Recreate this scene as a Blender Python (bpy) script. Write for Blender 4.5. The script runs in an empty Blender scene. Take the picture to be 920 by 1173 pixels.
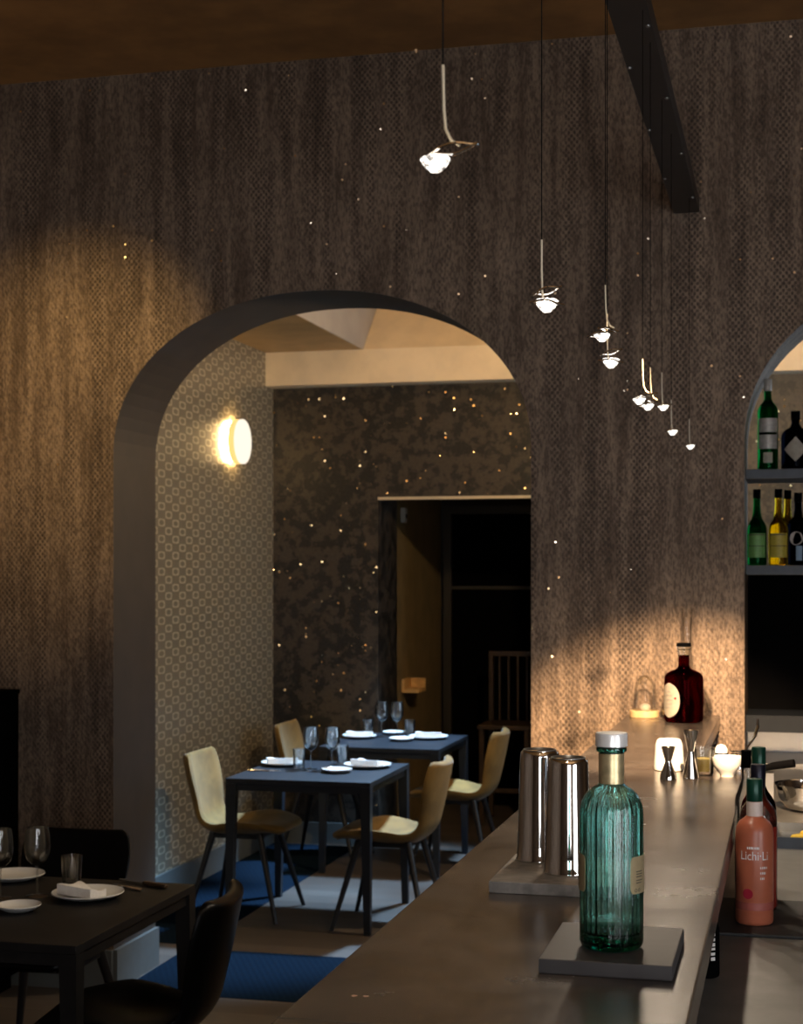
import bpy, bmesh, math, random
from mathutils import Vector, Matrix
random.seed(7)
C = bpy.context.scene.collection
PI = math.pi
SC = bpy.context.scene

# ------------------------------------------------------------------ camera
F_PX, VX, HY, CAM_H = 1800.0, 906.0, 657.0, 1.75
YAW = math.atan((VX - 460) / F_PX)
cam = bpy.data.cameras.new('camera'); co = bpy.data.objects.new('camera', cam); C.objects.link(co)
co.location = (0, 0, CAM_H); co.rotation_euler = (PI / 2, 0, YAW)
cam.sensor_fit = 'HORIZONTAL'; cam.sensor_width = 36
cam.lens = 36 * F_PX / 920
cam.shift_y = (HY - 586.5) / 920
cam.clip_start = .05
cam.dof.use_dof = True; cam.dof.focus_distance = 2.8; cam.dof.aperture_fstop = 13
SC.camera = co
SC.view_settings.view_transform = 'Standard'; SC.view_settings.look = 'None'
SC.view_settings.exposure = 0; SC.view_settings.gamma = 1
SC.view_settings.use_curve_mapping = False
try:
    SC.cycles.use_denoising = True
    SC.cycles.sample_clamp_indirect = 4
    SC.cycles.blur_glossy = .5
    SC.cycles.max_bounces = 10
    SC.cycles.transparent_max_bounces = 16
    SC.cycles.transmission_bounces = 10
    SC.cycles.caustics_refractive = False
    SC.cycles.caustics_reflective = False
except Exception:
    pass

# ------------------------------------------------------------------ materials
def new_mat(name):
    m = bpy.data.materials.new(name); m.use_nodes = True
    nt = m.node_tree; nt.nodes.clear()
    out = nt.nodes.new('ShaderNodeOutputMaterial')
    return m, nt, out
def N(nt, t, **kw):
    n = nt.nodes.new(t)
    for k, v in kw.items():
        if k in n.inputs.keys(): n.inputs[k].default_value = v
        else: setattr(n, k, v)
    return n
def rgba(c): return (c[0], c[1], c[2], 1)
def math_(nt, op, a, b=None, clamp=False):
    n = nt.nodes.new('ShaderNodeMath'); n.operation = op; n.use_clamp = clamp
    for i, v in enumerate((a, b)):
        if v is None: continue
        if isinstance(v, (int, float)): n.inputs[i].default_value = v
        else: nt.links.new(v, n.inputs[i])
    return n.outputs[0]
def ramp(nt, v, a, b):
    n = nt.nodes.new('ShaderNodeMapRange'); n.inputs[1].default_value = a; n.inputs[2].default_value = b
    n.interpolation_type = 'SMOOTHSTEP'; nt.links.new(v, n.inputs[0]); return n.outputs[0]
def mixc(nt, f, a, b, mode='MIX'):
    n = nt.nodes.new('ShaderNodeMix'); n.data_type = 'RGBA'; n.blend_type = mode
    for i, v in ((0, f), (6, a), (7, b)):
        if isinstance(v, (int, float)): n.inputs[i].default_value = v
        elif isinstance(v, tuple): n.inputs[i].default_value = rgba(v)
        else: nt.links.new(v, n.inputs[i])
    return n.outputs[2]
def noise(nt, vec, scale, detail=3, rough=.55):
    n = nt.nodes.new('ShaderNodeTexNoise'); n.inputs['Scale'].default_value = scale
    n.inputs['Detail'].default_value = detail; n.inputs['Roughness'].default_value = rough
    if vec is not None: nt.links.new(vec, n.inputs['Vector'])
    return n.outputs[0]
def coords(nt, scale=(1, 1, 1)):
    t = nt.nodes.new('ShaderNodeTexCoord'); m = nt.nodes.new('ShaderNodeMapping')
    m.inputs['Scale'].default_value = scale; nt.links.new(t.outputs['Object'], m.inputs['Vector'])
    return m.outputs[0]
def pbr(name, col, rough=.5, metal=0, var=.0, vscale=30, spec=.5, sheen=0, trans=0, ior=1.45, coat=0, bump=0, emit=None, es=0):
    m, nt, out = new_mat(name)
    b = N(nt, 'ShaderNodeBsdfPrincipled'); nt.links.new(b.outputs[0], out.inputs[0])
    b.inputs['Base Color'].default_value = rgba(col); b.inputs['Roughness'].default_value = rough
    b.inputs['Metallic'].default_value = metal; b.inputs['Specular IOR Level'].default_value = spec
    b.inputs['Sheen Weight'].default_value = sheen; b.inputs['Transmission Weight'].default_value = trans
    b.inputs['IOR'].default_value = ior; b.inputs['Coat Weight'].default_value = coat
    if emit: b.inputs['Emission Color'].default_value = rgba(emit); b.inputs['Emission Strength'].default_value = es
    nz = noise(nt, coords(nt), vscale, 4)
    if var:
        k = ramp(nt, nz, .3, .7)
        nt.links.new(mixc(nt, k, tuple(c * (1 - var) for c in col), tuple(min(1, c * (1 + var)) for c in col)), b.inputs['Base Color'])
    if bump:
        bp = N(nt, 'ShaderNodeBump', Strength=bump, Distance=.01); nt.links.new(nz, bp.inputs['Height']); nt.links.new(bp.outputs[0], b.inputs['Normal'])
    return m
def thin_glass(name, tint=(1, 1, 1), refl=1.0, grough=.03, highlight_white=0):
    m, nt, out = new_mat(name)
    t = N(nt, 'ShaderNodeBsdfTransparent'); t.inputs[0].default_value = rgba(tint)
    g = N(nt, 'ShaderNodeBsdfGlossy'); g.inputs['Roughness'].default_value = grough
    lw = N(nt, 'ShaderNodeFresnel'); lw.inputs['IOR'].default_value = 1.5
    f = math_(nt, 'MULTIPLY', lw.outputs[0], refl, True)
    mx = N(nt, 'ShaderNodeMixShader'); nt.links.new(f, mx.inputs[0])
    nt.links.new(g.outputs[0], mx.inputs[2]); nt.links.new(mx.outputs[0], out.inputs[0])
    if highlight_white:
        d = N(nt, 'ShaderNodeBsdfTranslucent'); d.inputs[0].default_value = (1, 1, 1, 1)  # translucent white paints in the highlights that clear glass lacks here
        m2 = N(nt, 'ShaderNodeMixShader', Fac=highlight_white); nt.links.new(t.outputs[0], m2.inputs[1]); nt.links.new(d.outputs[0], m2.inputs[2]); nt.links.new(m2.outputs[0], mx.inputs[1])
    else: nt.links.new(t.outputs[0], mx.inputs[1])
    return m
def glass(name, col, ior=1.45, rough=.0):
    m, nt, out = new_mat(name)
    g = N(nt, 'ShaderNodeBsdfGlass', IOR=ior, Roughness=rough); g.inputs['Color'].default_value = rgba(col)
    nt.links.new(g.outputs[0], out.inputs[0]); return m
def emis(name, col, s):
    m, nt, out = new_mat(name)
    e = N(nt, 'ShaderNodeEmission', Strength=s); e.inputs[0].default_value = rgba(col)
    nt.links.new(e.outputs[0], out.inputs[0]); return m

def glints(nt, vec, scale, thresh, tilt):
    """sparse flakes: mask and a tilted normal per flake"""
    v = N(nt, 'ShaderNodeTexVoronoi', Scale=scale); nt.links.new(vec, v.inputs['Vector'])
    sep = N(nt, 'ShaderNodeSeparateColor'); nt.links.new(v.outputs['Color'], sep.inputs[0])
    pick = math_(nt, 'GREATER_THAN', sep.outputs[0], thresh)
    near = math_(nt, 'LESS_THAN', v.outputs['Distance'], .34)
    mask = math_(nt, 'MULTIPLY', pick, near)
    sub = N(nt, 'ShaderNodeVectorMath', operation='SUBTRACT'); nt.links.new(v.outputs['Color'], sub.inputs[0]); sub.inputs[1].default_value = (.5, .5, .5)
    sc = N(nt, 'ShaderNodeVectorMath', operation='SCALE'); nt.links.new(sub.outputs[0], sc.inputs[0]); sc.inputs['Scale'].default_value = tilt
    geo = N(nt, 'ShaderNodeNewGeometry')
    ad = N(nt, 'ShaderNodeVectorMath', operation='ADD'); nt.links.new(geo.outputs['Normal'], ad.inputs[0]); nt.links.new(sc.outputs[0], ad.inputs[1])
    nm = N(nt, 'ShaderNodeVectorMath', operation='NORMALIZE'); nt.links.new(ad.outputs[0], nm.inputs[0])
    return mask, nm.outputs[0]

def wallpaper_brown():
    m, nt, out = new_mat('brown_scale_wallpaper')
    tc = N(nt, 'ShaderNodeTexCoord'); sp = N(nt, 'ShaderNodeSeparateXYZ'); nt.links.new(tc.outputs['Object'], sp.inputs[0])
    u = math_(nt, 'ADD', sp.outputs[0], sp.outputs[1]); w = sp.outputs[2]
    a = math_(nt, 'COSINE', math_(nt, 'MULTIPLY', u, 2 * PI / .022)); b = math_(nt, 'COSINE', math_(nt, 'MULTIPLY', w, 2 * PI / .026))
    lat = math_(nt, 'MULTIPLY', a, b); dots = ramp(nt, lat, -.12, .38)
    streak = noise(nt, coords(nt, (17, 17, 1.6)), 1.0, 5, .65)
    blot = noise(nt, coords(nt, (1, 1, .6)), 2.3, 4, .6)
    fine = noise(nt, coords(nt, (1, 1, .35)), 140, 3, .6)
    patch = noise(nt, coords(nt, (10, 10, .9)), 1.0, 3, .55)
    c1 = mixc(nt, ramp(nt, streak, .3, .7), (.11, .074, .050), (.31, .222, .155))
    c2 = mixc(nt, math_(nt, 'MULTIPLY', ramp(nt, blot, .4, .68), .55), c1, (.36, .262, .188))
    c3 = mixc(nt, math_(nt, 'MULTIPLY', ramp(nt, fine, .38, .66), .6), c2, (.026, .018, .013))
    hole = math_(nt, 'MULTIPLY', dots, math_(nt, 'MULTIPLY', ramp(nt, patch, .42, .62), .7))
    c4 = mixc(nt, hole, c3, (.022, .015, .012))
    bs = N(nt, 'ShaderNodeBsdfPrincipled', Roughness=.5); nt.links.new(c4, bs.inputs['Base Color'])
    bs.inputs['Specular IOR Level'].default_value = .35; bs.inputs['Metallic'].default_value = .25
    bp = N(nt, 'ShaderNodeBump', Strength=.5, Distance=.004); nt.links.new(math_(nt, 'SUBTRACT', fine, math_(nt, 'MULTIPLY', dots, .5)), bp.inputs['Height']); nt.links.new(bp.outputs[0], bs.inputs['Normal'])
    mask, nm = glints(nt, coords(nt), 75, .9945, .55)
    g = N(nt, 'ShaderNodeBsdfGlossy', Roughness=.16); g.inputs[0].default_value = (.95, .8, .6, 1); nt.links.new(nm, g.inputs['Normal'])
    mx = N(nt, 'ShaderNodeMixShader'); nt.links.new(mask, mx.inputs[0]); nt.links.new(bs.outputs[0], mx.inputs[1]); nt.links.new(g.outputs[0], mx.inputs[2])
    nt.links.new(mx.outputs[0], out.inputs[0]); return m

def wallpaper_mosaic():
    m, nt, out = new_mat('dark_flake_wallcovering')
    n1 = noise(nt, coords(nt), 12, 6, .68); n2 = noise(nt, coords(nt), 2.2, 3, .6)
    k = ramp(nt, math_(nt, 'ADD', math_(nt, 'MULTIPLY', n1, .8), math_(nt, 'MULTIPLY', n2, .2)), .47, .53)
    c = mixc(nt, k, (.0022, .002, .0018), (.046, .035, .026))
    c = mixc(nt, math_(nt, 'MULTIPLY', ramp(nt, noise(nt, coords(nt), 60, 2), .35, .7), .5), c, (.02, .016, .012))
    bs = N(nt, 'ShaderNodeBsdfPrincipled', Roughness=.5); nt.links.new(c, bs.inputs['Base Color'])
    mask, nm = glints(nt, coords(nt), 55, .97, .75)
    g = N(nt, 'ShaderNodeBsdfGlossy', Roughness=.2); g.inputs[0].default_value = (.85, .6, .3, 1); nt.links.new(nm, g.inputs['Normal'])
    mx = N(nt, 'ShaderNodeMixShader'); nt.links.new(mask, mx.inputs[0]); nt.links.new(bs.outputs[0], mx.inputs[1]); nt.links.new(g.outputs[0], mx.inputs[2])
    nt.links.new(mx.outputs[0], out.inputs[0]); return m

def wallpaper_rings():
    m, nt, out = new_mat('ring_pattern_wallpaper')
    tc = N(nt, 'ShaderNodeTexCoord'); sp = N(nt, 'ShaderNodeSeparateXYZ'); nt.links.new(tc.outputs['Object'], sp.inputs[0])
    u = math_(nt, 'ADD', sp.outputs[0], sp.outputs[1]); w = sp.outputs[2]
    a = math_(nt, 'COSINE', math_(nt, 'MULTIPLY', u, 2 * PI / .20)); b = math_(nt, 'COSINE', math_(nt, 'MULTIPLY', w, 2 * PI / .088))
    lat = math_(nt, 'MULTIPLY', a, b)
    ring = math_(nt, 'MULTIPLY', ramp(nt, lat, .02, .14), math_(nt, 'SUBTRACT', 1, ramp(nt, lat, .46, .6)))
    lat2 = math_(nt, 'MULTIPLY', lat, -1)
    ring2 = math_(nt, 'MULTIPLY', ramp(nt, lat2, .08, .2), math_(nt, 'SUBTRACT', 1, ramp(nt, lat2, .5, .64)))
    k = math_(nt, 'MAXIMUM', ring, math_(nt, 'MULTIPLY', ring2, .0))
    nz = noise(nt, coords(nt), 30, 3)
    c = mixc(nt, k, mixc(nt, nz, (.20, .175, .13), (.26, .225, .17)), (.54, .48, .35))
    bs = N(nt, 'ShaderNodeBsdfPrincipled', Roughness=.33); nt.links.new(c, bs.inputs['Base Color']); bs.inputs['Metallic'].default_value = .35
    nt.links.new(bs.outputs[0], out.inputs[0]); return m

def counter_mat():
    m, nt, out = new_mat('worn_dark_metal_top')
    n1 = noise(nt, coords(nt, (1, 1, 1)), 4.5, 6, .65); n2 = noise(nt, coords(nt, (9, 2.2, 1)), 3, 5, .6)
    n3 = noise(nt, coords(nt, (1, 1, 1)), 38, 4, .7)
    c = mixc(nt, ramp(nt, n1, .35, .66), (.028, .022, .020), (.092, .076, .065))
    c = mixc(nt, math_(nt, 'MULTIPLY', ramp(nt, n2, .42, .66), .4), c, (.098, .085, .074))
    scuff = math_(nt, 'MULTIPLY', ramp(nt, n3, .64, .72), ramp(nt, n1, .54, .64))
    c = mixc(nt, math_(nt, 'MULTIPLY', scuff, .9), c, (.018, .014, .012))
    bs = N(nt, 'ShaderNodeBsdfPrincipled'); nt.links.new(c, bs.inputs['Base Color']); bs.inputs['Metallic'].default_value = .2; bs.inputs['Specular IOR Level'].default_value = .4
    r = N(nt, 'ShaderNodeMapRange'); nt.links.new(n1, r.inputs[0]); r.inputs[3].default_value = .16; r.inputs[4].default_value = .34
    nt.links.new(r.outputs[0], bs.inputs['Roughness'])
    bp = N(nt, 'ShaderNodeBump', Strength=.08, Distance=.003); nt.links.new(n2, bp.inputs['Height']); nt.links.new(bp.outputs[0], bs.inputs['Normal'])
    nt.links.new(bs.outputs[0], out.inputs[0]); return m

def wood_floor():
    m, nt, out = new_mat('grey_oak_planks')
    br = N(nt, 'ShaderNodeTexBrick'); br.offset = .37
    nt.links.new(coords(nt), br.inputs['Vector'])
    br.inputs['Scale'].default_value = 1; br.inputs['Brick Width'].default_value = 1.4; br.inputs['Row Height'].default_value = .16
    br.inputs['Mortar Size'].default_value = .003
    br.inputs['Color1'].default_value = (.055, .045, .038, 1); br.inputs['Color2'].default_value = (.10, .083, .071, 1); br.inputs['Mortar'].default_value = (.03, .025, .02, 1)
    g = noise(nt, coords(nt, (1.5, 14, 1)), 3, 6, .65)
    c = mixc(nt, ramp(nt, g, .3, .7), br.outputs[0], mixc(nt, .45, br.outputs[0], (.04, .03, .025)))
    bs = N(nt, 'ShaderNodeBsdfPrincipled', Roughness=.42); nt.links.new(c, bs.inputs['Base Color'])
    nt.links.new(bs.outputs[0], out.inputs[0]); return m

def carpet_mat():
    m, nt, out = new_mat('blue_ribbed_carpet')
    tc = N(nt, 'ShaderNodeTexCoord'); sp = N(nt, 'ShaderNodeSeparateXYZ'); nt.links.new(tc.outputs['Object'], sp.inputs[0])
    rib = math_(nt, 'SINE', math_(nt, 'MULTIPLY', math_(nt, 'ADD', sp.outputs[0], math_(nt, 'MULTIPLY', sp.outputs[1], .5)), 2 * PI / .03))
    nz = noise(nt, coords(nt), 90, 3)
    c = mixc(nt, math_(nt, 'ADD', math_(nt, 'MULTIPLY', rib, .2), nz), (.0045, .009, .017), (.007, .015, .027))
    bs = N(nt, 'ShaderNodeBsdfPrincipled', Roughness=.95); bs.inputs['Specular IOR Level'].default_value = 0; nt.links.new(c, bs.inputs['Base Color']); nt.links.new(bs.outputs[0], out.inputs[0]); return m

def crystal_mat():
    m, nt, out = new_mat('lit_crystal_glass')
    t = N(nt, 'ShaderNodeBsdfTransparent'); g = N(nt, 'ShaderNodeBsdfGlossy', Roughness=.05)
    e = N(nt, 'ShaderNodeEmission'); e.inputs[0].default_value = (1, .93, .84, 1)
    nz = noise(nt, coords(nt), 160, 2)
    nt.links.new(math_(nt, 'MULTIPLY', ramp(nt, nz, .42, .62), 2.2), e.inputs[1])  # noise in the emission paints the sparkle of the crystal
    mx = N(nt, 'ShaderNodeMixShader', Fac=.35); nt.links.new(t.outputs[0], mx.inputs[1]); nt.links.new(g.outputs[0], mx.inputs[2])
    ad = N(nt, 'ShaderNodeAddShader'); nt.links.new(mx.outputs[0], ad.inputs[0]); nt.links.new(e.outputs[0], ad.inputs[1])
    nt.links.new(ad.outputs[0], out.inputs[0]); return m

def absorb_glass(name, col, dens, ior=1.5):
    m, nt, out = new_mat(name)
    g = N(nt, 'ShaderNodeBsdfGlass', IOR=ior, Roughness=.0); g.inputs['Color'].default_value = (.97, .99, .99, 1)
    v = N(nt, 'ShaderNodeVolumeAbsorption', Density=dens); v.inputs['Color'].default_value = rgba(col)
    nt.links.new(g.outputs[0], out.inputs['Surface']); nt.links.new(v.outputs[0], out.inputs['Volume']); return m
M = dict(
    cable=pbr('black_cable', (.006, .006, .006), .9, spec=.1),
    wallb=wallpaper_brown(), mosaic=wallpaper_mosaic(), rings=wallpaper_rings(), counter=counter_mat(), floor=wood_floor(), carpet=carpet_mat(),
    ceil=pbr('bronze_painted_ceiling', (.50, .27, .10), .45, .4, .25, 3),
    ceil2=pbr('gold_leaf_ceiling', (.42, .28, .13), .45, .45, .18, 3),
    cream=pbr('cream_plaster', (.80, .66, .48), .7, 0, .08, 4),
    greyp=pbr('grey_plaster', (.36, .34, .33), .8, 0, .05, 6),
    base=pbr('grey_painted_baseboard', (.095, .105, .105), .5, 0, .05, 20),
    darkwall=pbr('dark_plaster', (.03, .026, .022), .7, 0, .15, 5),
    ochre=pbr('ochre_plaster', (.20, .14, .06), .7, 0, .12, 5),
    ledge=pbr('dark_ledge', (.010, .013, .018), .6, 0, .1, 12, .15),
    black=pbr('black_lacquer', (.002, .002, .0023), .9, 0, .1, 12, .02),
    blackm=pbr('black_steel', (.02, .021, .023), .38, .3, .15, 9),
    shelf=pbr('dark_blue_grey_steel', (.05, .06, .075), .45, .2, .1, 20),
    steel=pbr('brushed_steel', (.27, .27, .265), .33, .9, .06, 9),
    chrome=pbr('polished_steel', (.82, .80, .77), .06, 1, 0),
    silver=pbr('silver_cap', (.92, .91, .89), .28, .45, 0),
    gold=pbr('gold_foil', (.62, .50, .28), .38, .75, .2, 60),
    goldlab=pbr('gold_paper', (.36, .28, .16), .5, .3, .08, 60),
    ink=pbr('dark_ink', (.06, .05, .035), .6),
    table=pbr('dark_blue_grey_table', (.011, .014, .020), .42, 0, .15, 14),
    tableb=pbr('black_wood_table', (.009, .009, .0095), .5, 0, .25, 14, .25),
    velvet=pbr('tan_velvet', (.19, .112, .030), .8, 0, .2, 9, .2, .15),
    blackf=pbr('black_leather', (.002, .002, .0022), .32, 0, .15, 30, .12),
    legs=pbr('black_metal_leg', (.012, .012, .014), .4, .2),
    china=pbr('white_porcelain', (.68, .68, .665), .18, 0, 0, 10, .5),
    linen=pbr('white_linen', (.80, .79, .77), .8, 0, .05, 80, .3, .2, bump=.15),
    cglass=thin_glass('clear_thin_glass', (.97, .98, .98), 1.6, .1, .07),
    dglass=thin_glass('clear_decanter_glass', (.98, .98, .98), .6, .06),
    slab=pbr('grey_concrete_slab', (.20, .185, .17), .45, .1, .25, 40),
    slabd=pbr('dark_slate_slab', (.050, .046, .046), .5, 0, .12, 18, .3),
    teal=absorb_glass('teal_bottle_glass', (.03, .76, .69), 125),
    pink=pbr('frosted_pink_bottle', (.56, .16, .085), .3, 0, .12, 8, .5, 0, .3),
    green=pbr('green_bottle_cap', (.004, .045, .028), .3, .3, .15, 40),
    redg=glass('red_liqueur_glass', (.22, .008, .012), 1.40),
    ggreen=glass('green_bottle_glass', (.05, .30, .12), 1.42),
    gyel=glass('yellow_bottle_glass', (.72, .58, .12), 1.42),
    gdark=glass('dark_bottle_glass', (.03, .035, .05), 1.45),
    clear=glass('clear_bottle_glass', (.9, .93, .92), 1.40),
    paper=pbr('cream_paper_label', (.40, .36, .29), .6, 0, .08, 50),
    greyl=pbr('silver_grey_label', (.42, .40, .37), .5, .3, .15, 60),
    lgreen=pbr('green_label', (.16, .34, .10), .5, 0, .1, 40),
    lyel=pbr('yellow_label', (.50, .40, .06), .5, 0, .1, 40),
    lblue=pbr('pale_blue_label', (.20, .30, .40), .5),
    reddot=pbr('red_print', (.30, .01, .03), .5),
    white=pbr('white_print', (.75, .72, .70), .5),
    navy=pbr('navy_foil_cap', (.008, .008, .018), .35, .4, .2, 50),
    wood=pbr('pale_wood', (.62, .44, .22), .5, 0, .15, 25),
    woodd=pbr('orange_wood', (.55, .33, .12), .5, 0, .2, 20),
    brownw=pbr('brown_wood', (.04, .022, .010), .45, 0, .2, 20),
    rubber=pbr('black_rubber', (.012, .013, .014), .6, 0, .2, 60),
    worktop=pbr('grey_stone_worktop', (.15, .147, .138), .45, .1, .12, 13),
    lemon=pbr('lemon_peel', (.75, .50, .05), .5, 0, .15, 30),
    copper=pbr('bare_copper_chip', (.75, .48, .35), .45, .4),
    brass=pbr('brass_frame', (.72, .62, .45), .35, .4),
    lampface=emis('lamp_diffuser', (1, .90, .74), 1.15),
    lamprim=emis('lamp_rim_glow', (1, .64, .26), 80),
    lampside=emis('lamp_side_glow', (1, .62, .20), 1.25),
    lamprim2=emis('lamp_rim_glow_strong', (1, .62, .26), 40),
    led=emis('pendant_led', (1, .84, .62), 60),
    crystal=crystal_mat(),
    pane_day=emis('daylit_frosted_pane', (.60, .80, 1), 3.0),
    pane_front=emis('daylit_window_pane', (.95, .96, 1), 7.0),
    frame=pbr('dark_window_frame', (.04, .04, .04), .5),
)

# ------------------------------------------------------------------ mesh helpers
def bm_(): return bmesh.new()
def box(bm, x0, x1, y0, y1, z0, z1):
    vs = [bm.verts.new((x, y, z)) for z in (z0, z1) for y in (y0, y1) for x in (x0, x1)]
    for f in ((0, 2, 3, 1), (4, 5, 7, 6), (0, 1, 5, 4), (2, 6, 7, 3), (0, 4, 6, 2), (1, 3, 7, 5)): bm.faces.new([vs[i] for i in f])
    return vs
def lathe(bm, prof, seg=32, c=(0, 0, 0), cap0=True, cap1=True, rx=1, ry=1, fl=None):
    """prof: (r, z). fl(angle, r, z) -> r optional modulation"""
    rings = []
    for r, z in prof:
        ring = []
        for i in range(seg):
            a = 2 * PI * i / seg; rr = fl(a, r, z) if fl else r
            ring.append(bm.verts.new((c[0] + rr * rx * math.cos(a), c[1] + rr * ry * math.sin(a), c[2] + z)))
        rings.append(ring)
    for a, b in zip(rings, rings[1:]):
        for i in range(seg): bm.faces.new((a[i], a[(i + 1) % seg], b[(i + 1) % seg], b[i]))
    if cap0: bm.faces.new(rings[0][::-1])
    if cap1: bm.faces.new(rings[-1])
def tube(bm, pts, r, seg=10, caps=True):
    pts = [Vector(p) for p in pts]; n = len(pts)
    rs = r if isinstance(r, (list, tuple)) else [r] * n
    rings = []; up = None
    for i, p in enumerate(pts):
        d = (pts[min(i + 1, n - 1)] - pts[max(i - 1, 0)]).normalized()
        if up is None:
            up = Vector((0, 0, 1)) if abs(d.z) < .9 else Vector((1, 0, 0))
        s = d.cross(up).normalized(); up = s.cross(d).normalized()
        rings.append([bm.verts.new(p + (s * math.cos(2 * PI * k / seg) + up * math.sin(2 * PI * k / seg)) * rs[i]) for k in range(seg)])
    for a, b in zip(rings, rings[1:]):
        for k in range(seg): bm.faces.new((a[k], b[k], b[(k + 1) % seg], a[(k + 1) % seg]))
    if caps: bm.faces.new(rings[0]); bm.faces.new(rings[-1][::-1])
def prism(bm, poly, y0, y1):
    """poly of (x, z) extruded along Y"""
    a = [bm.verts.new((x, y0, z)) for x, z in poly]; b = [bm.verts.new((x, y1, z)) for x, z in poly]
    n = len(poly)
    fs = [bm.faces.new(a), bm.faces.new(b[::-1])]
    for i in range(n): bm.faces.new((a[i], b[i], b[(i + 1) % n], a[(i + 1) % n]))
    bmesh.ops.triangulate(bm, faces=fs)
def patch(bm, r, a0, a1, z0, z1, seg=12, off=.0006, round_=0):
    """a label wrapped on a cylinder"""
    for k in range(seg):
        pass
    cols = []
    for k in range(seg + 1):
        t = k / seg; a = a0 + (a1 - a0) * t
        e = 0
        if round_:
            d = min(t, 1 - t) * abs(a1 - a0) * r
            if d < round_: e = round_ - math.sqrt(max(0, round_ ** 2 - (round_ - d) ** 2))
        cols.append([bm.verts.new(((r + o) * math.cos(a), (r + o) * math.sin(a), z)) for o in (off, off + .0006) for z in (z0 + e, z1 - e)])
    for p, q in zip(cols, cols[1:]):
        bm.faces.new((p[2], q[2], q[3], p[3])); bm.faces.new((p[0], p[1], q[1], q[0]))
        bm.faces.new((p[1], p[3], q[3], q[1])); bm.faces.new((p[0], q[0], q[2], p[2]))
    bm.faces.new((cols[0][0], cols[0][2], cols[0][3], cols[0][1])); bm.faces.new((cols[-1][0], cols[-1][1], cols[-1][3], cols[-1][2]))
def obj(name, bm, mat, parent=None, smooth=True, bevel=0, loc=None, angle=40):
    bmesh.ops.recalc_face_normals(bm, faces=bm.faces)
    me = bpy.data.meshes.new(name); bm.to_mesh(me); bm.free()
    me.materials.append(mat)
    o = bpy.data.objects.new(name, me); C.objects.link(o)
    if parent: o.parent = parent
    if loc: o.location = loc
    if smooth:
        for p in me.polygons: p.use_smooth = True
        sharp = me.attributes.new('sharp_edge', 'BOOLEAN', 'EDGE')
        bm2 = bmesh.new(); bm2.from_mesh(me); ca = math.radians(angle)
        vals = [len(e.link_faces) == 2 and e.calc_face_angle(0) > ca for e in bm2.edges]; bm2.free()
        sharp.data.foreach_set('value', vals)
    if bevel:
        b = o.modifiers.new('bevel', 'BEVEL'); b.width = bevel; b.segments = 2; b.limit_method = 'ANGLE'; b.angle_limit = math.radians(50)
    return o
def bx(name, mat, parent, x0, x1, y0, y1, z0, z1, bevel=0):
    b = bm_(); box(b, x0, x1, y0, y1, z0, z1); return obj(name, b, mat, parent, False, bevel)
def tag(o, label, cat, group=None, kind=None):
    if label: o['label'] = label
    if cat: o['category'] = cat
    if group: o['group'] = group
    if kind: o['kind'] = kind
    return o
def thing(name, label, cat, loc=(0, 0, 0), rz=0, group=None):
    o = bpy.data.objects.new(name, None); C.objects.link(o); o.empty_display_size = .05
    o.location = loc; o.rotation_euler = (0, 0, rz)
    return tag(o, label, cat, group)
def struct(name, bm, mat, smooth=False, parent=None):
    o = obj(name, bm, mat, parent, smooth)
    o['kind'] = 'structure'; return o
def dup(root, loc, rz=None, label=None, group=None):
    def cp(o, p):
        c = o.copy(); C.objects.link(c)
        if p: c.parent = p
        for ch in list(o.children): cp(ch, c)
        return c
    r = cp(root, None); r.location = loc
    if rz is not None: r.rotation_euler = (0, 0, rz)
    if label: r['label'] = label
    if group: r['group'] = group
    return r
def text_mesh(s, size):
    cu = bpy.data.curves.new('lettering', 'FONT'); cu.body = s; cu.size = size; cu.align_x = 'CENTER'
    o = bpy.data.objects.new('lettering', cu); C.objects.link(o)
    bpy.context.view_layer.update()
    me = bpy.data.meshes.new_from_object(o.evaluated_get(bpy.context.evaluated_depsgraph_get()))
    bpy.data.objects.remove(o); bpy.data.curves.remove(cu)
    return me
def text_on_cyl(name, s, size, r, ang, z, mat, parent, vertical=False, off=.0009, stretch=1):
    me = text_mesh(s, size)
    for v in me.vertices:
        x, y = v.co.x * stretch, v.co.y
        if vertical: x, y = y, -x
        a = ang + x / r
        v.co = ((r + off) * math.cos(a), (r + off) * math.sin(a), z + y)
    me.materials.append(mat)
    o = bpy.data.objects.new(name, me); C.objects.link(o); o.parent = parent; return o

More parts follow.
